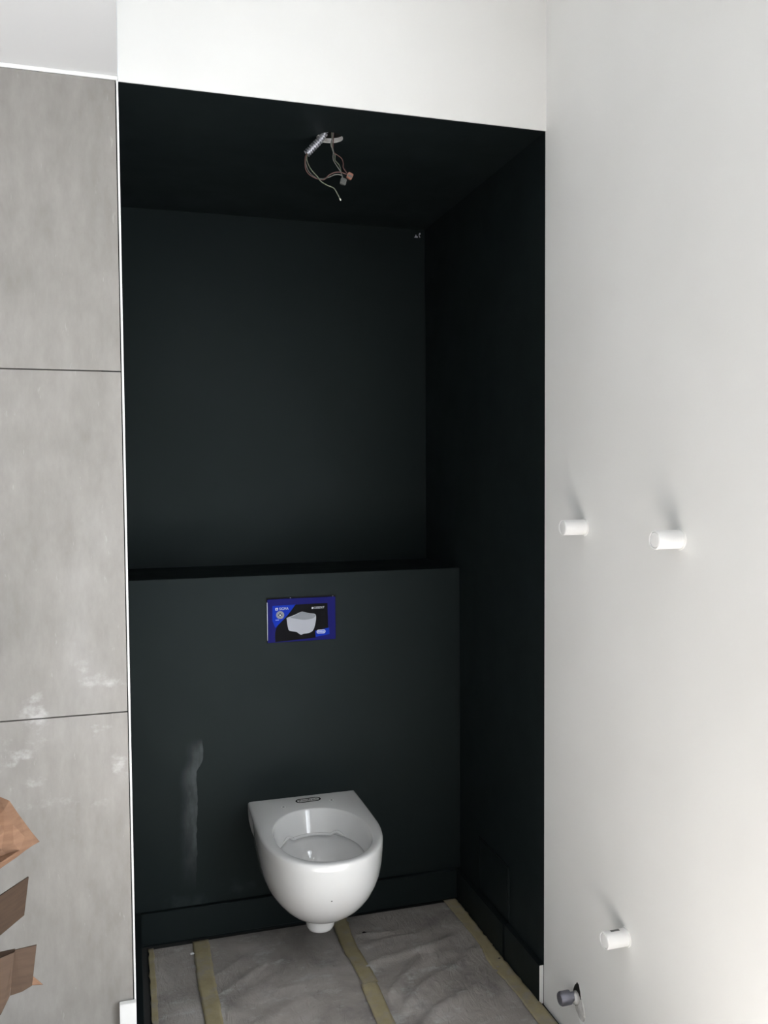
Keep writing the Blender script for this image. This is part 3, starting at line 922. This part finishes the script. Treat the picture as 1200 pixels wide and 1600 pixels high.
# ------------------------------------------------------------------ white offcut leaning at the tile corner
oc = tag(obj('skirting_offcut', box_bm(-0.0385, -0.0008, YF - 0.020, YF - 0.003, 0.004, 0.2135, 0.0012, 2), m_bead), 'short white skirting offcut standing against the tile corner', 'offcut')

# ------------------------------------------------------------------ cardboard box with open flaps, cut by the left edge of the picture
cbx = tag(empty('cardboard_box', (-0.45, 1.60, 0.004)), 'open brown cardboard box with splayed flaps at the left edge', 'box')
NRc, FRc = Vector((-0.2135, 1.490, 0)), Vector((-0.262, 1.775, 0))
dxb = Vector((-0.42, -0.055, 0))
NLc, FLc = NRc + dxb, FRc + dxb
ZT = 0.62
def wall_panel(name, a, b, z0, z1, inward):
    n_ = Vector(inward).normalized() * 0.004
    obj(name, slab_bm([a + Vector((0, 0, z0)), b + Vector((0, 0, z0)), b + Vector((0, 0, z1)), a + Vector((0, 0, z1))], n_), m_card, cbx)
wall_panel('box_side', NRc, FRc, 0.004, ZT, (-1, -0.15, 0))
wall_panel('box_side', NLc, FLc, 0.004, ZT, (1, 0.15, 0))
wall_panel('box_side', NRc, NLc, 0.004, ZT, (-0.15, 1, 0))
wall_panel('box_side', FRc, FLc, 0.004, ZT, (0.15, -1, 0))
obj('box_bottom', slab_bm([NRc + Vector((0, 0, 0.004)), FRc + Vector((0, 0, 0.004)), FLc + Vector((0, 0, 0.004)), NLc + Vector((0, 0, 0.004))], (0, 0, 0.004)), m_card, cbx)
# the far flap stands open, turned out past the side
obj('flap', slab_bm([(-0.1957, 1.7833, 0.690), (-0.2904, 1.6361, 0.690), (-0.300, 1.640, 0.600), (-0.2052, 1.780, 0.6169)], (-0.0025, 0.002, 0)), m_card, cbx)
# the near flap with its fold
f2 = obj('flap', slab_bm([(-0.1571, 1.515, 0.690), (-0.1899, 1.5089, 0.690), (-0.1990, 1.509, 0.6150), (-0.1800, 1.5095, 0.6185), (-0.1651, 1.511, 0.6250)], (0, 0.003, 0)), m_card, cbx)
obj('folded_end', slab_bm([(-0.1902, 1.507, 0.688), (-0.2700, 1.455, 0.690), (-0.2700, 1.450, 0.600), (-0.2105, 1.488, 0.598), (-0.1992, 1.506, 0.6155)], (0, 0.003, 0)), m_card, f2)
obj('flap', slab_bm([(-0.1899, 1.5119, 0.690), (-0.30, 1.496, 0.690), (-0.30, 1.496, 0.640), (-0.196, 1.5119, 0.640)], (0, 0.003, 0)), m_card, cbx)

# crumpled kraft paper on top of the box
def crumple(name, poly, ydepth, bulge, seed, label, m):
    """closed lump of creased paper with the given (x, z) outline"""
    cx = sum(p[0] for p in poly) / len(poly)
    cz = sum(p[1] for p in poly) / len(poly)
    bm = bmesh.new()
    n = len(poly)
    outer = [bm.verts.new((x, ydepth + 0.01 * noise.noise(Vector((i * 1.7, seed, 0))), z)) for i, (x, z) in enumerate(poly)]
    def face_side(sgn):
        prev = outer
        for k, h in ((0.90, 0.30), (0.74, 0.58), (0.56, 0.80), (0.36, 0.92), (0.16, 1.0)):
            ring = []
            for i, (x, z) in enumerate(poly):
                jit = 0.45 + 1.3 * abs(noise.noise(Vector((i * 2.3, k * 11, seed + sgn))))
                ring.append(bm.verts.new((cx + (x - cx) * k, ydepth + sgn * bulge * h * jit, cz + (z - cz) * k)))
            for i in range(n):
                j = (i + 1) % n
                bm.faces.new((prev[i], prev[j], ring[j]))
                bm.faces.new((prev[i], ring[j], ring[i]))
            prev = ring
        bm.faces.new(prev)
    face_side(-1)
    face_side(1)
    bmesh.ops.recalc_face_normals(bm, faces=bm.faces)
    return tag(obj(name, bm, m), label, 'paper')
crumple('packing_paper', [(-0.2211, 0.9096), (-0.2058, 0.9022), (-0.1909, 0.8720), (-0.1707, 0.8409), (-0.1585, 0.8221), (-0.1660, 0.8184), (-0.1819, 0.8102), (-0.1979, 0.7985), (-0.2242, 0.7816), (-0.29, 0.70), (-0.40, 0.60), (-0.50, 0.62), (-0.52, 0.80), (-0.42, 0.93), (-0.30, 0.935)], 1.62, 0.060, 3.0,
        'crumpled kraft paper sticking out above the cardboard box', m_kraft)
crumple('paper_scrap', [(-0.1775, 0.5705), (-0.1680, 0.5600), (-0.1604, 0.5519), (-0.1773, 0.5535), (-0.2300, 0.5560), (-0.2300, 0.5740)], 1.640, 0.006, 6.0,
        'small torn kraft paper scrap peeking out below the flap', m_kraft)
